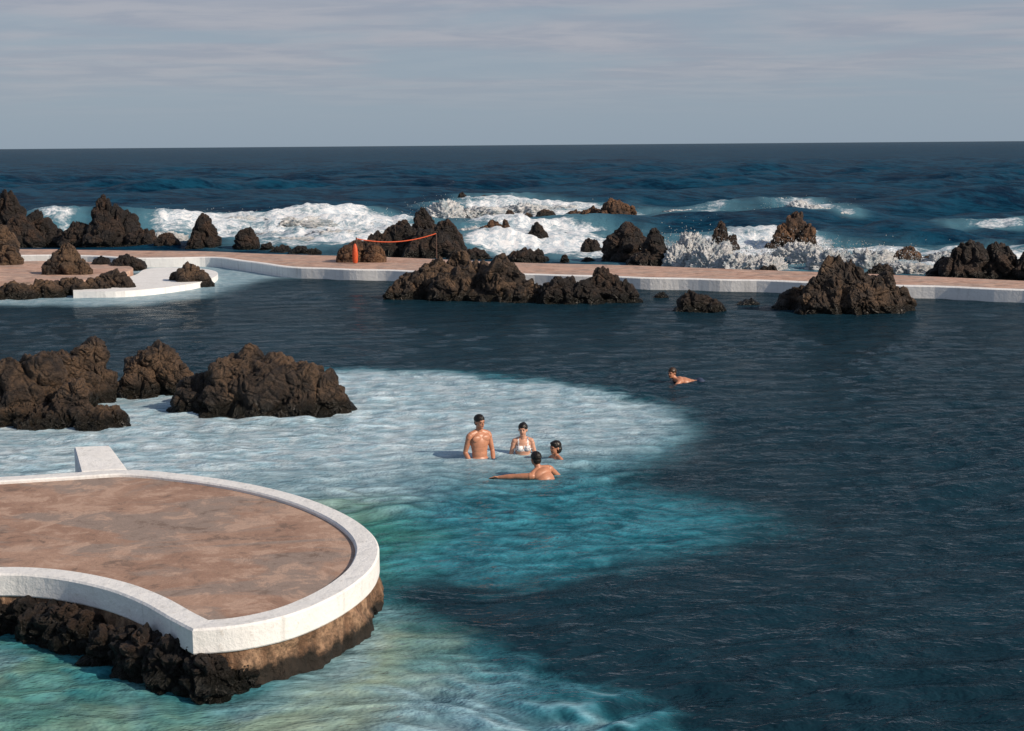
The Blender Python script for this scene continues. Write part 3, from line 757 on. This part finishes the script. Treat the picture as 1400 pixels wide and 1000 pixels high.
human("swimming_man", 746, 653, 0, (0.14, -0.22, -0.22), (-0.42, 0.36, 0.58), (-0.4, 0.8, -0.6), (-0.45, 1, 0.05),
      ((0.6, 0.6, -0.4), (0.1, 0.9, -0.3)), ((0.80, 0.42, 0.60), (0.80, 0.46, 0.54)), ((0.1, 0.3, -1), (0, -0.3, -1)), ((0.1, 0.3, -1), (0, -0.3, -1)), 0.98, neck=(-0.3, 0.2, 1))
human("floating_swimmer", 928, 523, 0, (0.42, 0.12, -0.08), (-0.95, -0.05, 0.22), (0, 0, -1), (-0.7, -0.75, 0.0),
      ((0.5, 0.6, 0.5), (0.1, 0.4, 0.9)), ((0.6, 0.5, 0.4), (0.1, 0.4, 0.9)), ((0.05, 0, -1), (0, -0.2, -1)), ((0.05, 0, -1), (0, -0.1, -1)), 1.0, neck=(-0.6, 0, 1.0), hair=M_hairb)

# ------------------------------------------------------------------ sky and sun
SUN_EL = math.radians(31); SUN_AZ = math.radians(118)      # azimuth clockwise from +Y (view direction)
sd = Vector((math.sin(SUN_AZ)*math.cos(SUN_EL), math.cos(SUN_AZ)*math.cos(SUN_EL), math.sin(SUN_EL)))
ld = bpy.data.lights.new("sun", 'SUN'); ld.energy = 4.6; ld.angle = math.radians(0.5); ld.color = (1.0, 0.85, 0.69)
lo = bpy.data.objects.new("sun", ld); scene.collection.objects.link(lo)
lo.rotation_euler = sd.to_track_quat('Z', 'Y').to_euler()

w = bpy.data.worlds.new("World"); scene.world = w; w.use_nodes = True
nt = w.node_tree; nt.nodes.clear()
out = nt.nodes.new('ShaderNodeOutputWorld'); bg = nt.nodes.new('ShaderNodeBackground'); nt.links.new(bg.outputs[0], out.inputs[0])
bg.inputs[1].default_value = 0.1
sky = nt.nodes.new('ShaderNodeTexSky'); sky.sky_type = 'NISHITA'; sky.sun_disc = False
sky.sun_elevation = SUN_EL; sky.sun_rotation = SUN_AZ
tc = nt.nodes.new('ShaderNodeTexCoord'); sp = nt.nodes.new('ShaderNodeSeparateXYZ'); nt.links.new(tc.outputs['Generated'], sp.inputs[0])
def wm(op, a, b=0.0):
    n = nt.nodes.new('ShaderNodeMath'); n.operation = op
    for i, v in enumerate((a, b)):
        if isinstance(v, (int, float)): n.inputs[i].default_value = v
        else: nt.links.new(v, n.inputs[i])
    return n.outputs[0]
def wr(v, a, b, c, d):
    n = nt.nodes.new('ShaderNodeMapRange'); n.interpolation_type = 'SMOOTHSTEP'; nt.links.new(v, n.inputs[0])
    for i, q in enumerate((a, b, c, d)): n.inputs[i+1].default_value = q
    return n.outputs[0]
def wmix(f, a, b):
    n = nt.nodes.new('ShaderNodeMix'); n.data_type = 'RGBA'
    for i, v in ((0, f), (6, a), (7, b)):
        if isinstance(v, tuple): n.inputs[i].default_value = (*v, 1)
        elif isinstance(v, float): n.inputs[i].default_value = v
        else: nt.links.new(v, n.inputs[i])
    return n.outputs[2]
zc = wm('ADD', wm('MAXIMUM', sp.outputs[2], 0.0), 0.045)
cx = wm('DIVIDE', sp.outputs[0], zc); cy = wm('DIVIDE', sp.outputs[1], zc)
cb = nt.nodes.new('ShaderNodeCombineXYZ'); nt.links.new(cx, cb.inputs[0]); nt.links.new(cy, cb.inputs[1])
def wn(scale, det, ro, mp):
    m = nt.nodes.new('ShaderNodeMapping'); nt.links.new(cb.outputs[0], m.inputs[0]); m.inputs['Scale'].default_value = mp
    n = nt.nodes.new('ShaderNodeTexNoise'); n.inputs['Scale'].default_value = scale; n.inputs['Detail'].default_value = det; n.inputs['Roughness'].default_value = ro
    n.inputs['Distortion'].default_value = 0.4
    nt.links.new(m.outputs[0], n.inputs['Vector']); return n.outputs['Fac']
n1 = wn(0.55, 7, 0.55, (0.8, 1.0, 1)); n2 = wn(1.6, 6, 0.6, (0.8, 1.0, 1))
haze = (2.80, 3.55, 4.40)
cl = wmix(wr(n2, 0.35, 0.65, 0, 1), (3.05, 3.35, 4.15), (3.85, 3.95, 4.55))
amt = wm('MULTIPLY', wr(n1, 0.34, 0.58, 0.20, 1.0), wr(sp.outputs[2], 0.012, 0.065, 0.0, 1.0))
c1 = wmix(amt, haze, cl)
c2 = wmix(wr(sp.outputs[2], 0.10, 0.5, 0.10, 0.70), c1, sky.outputs[0])
nt.links.new(c2, bg.inputs[0])
print("done", len(bpy.data.objects))
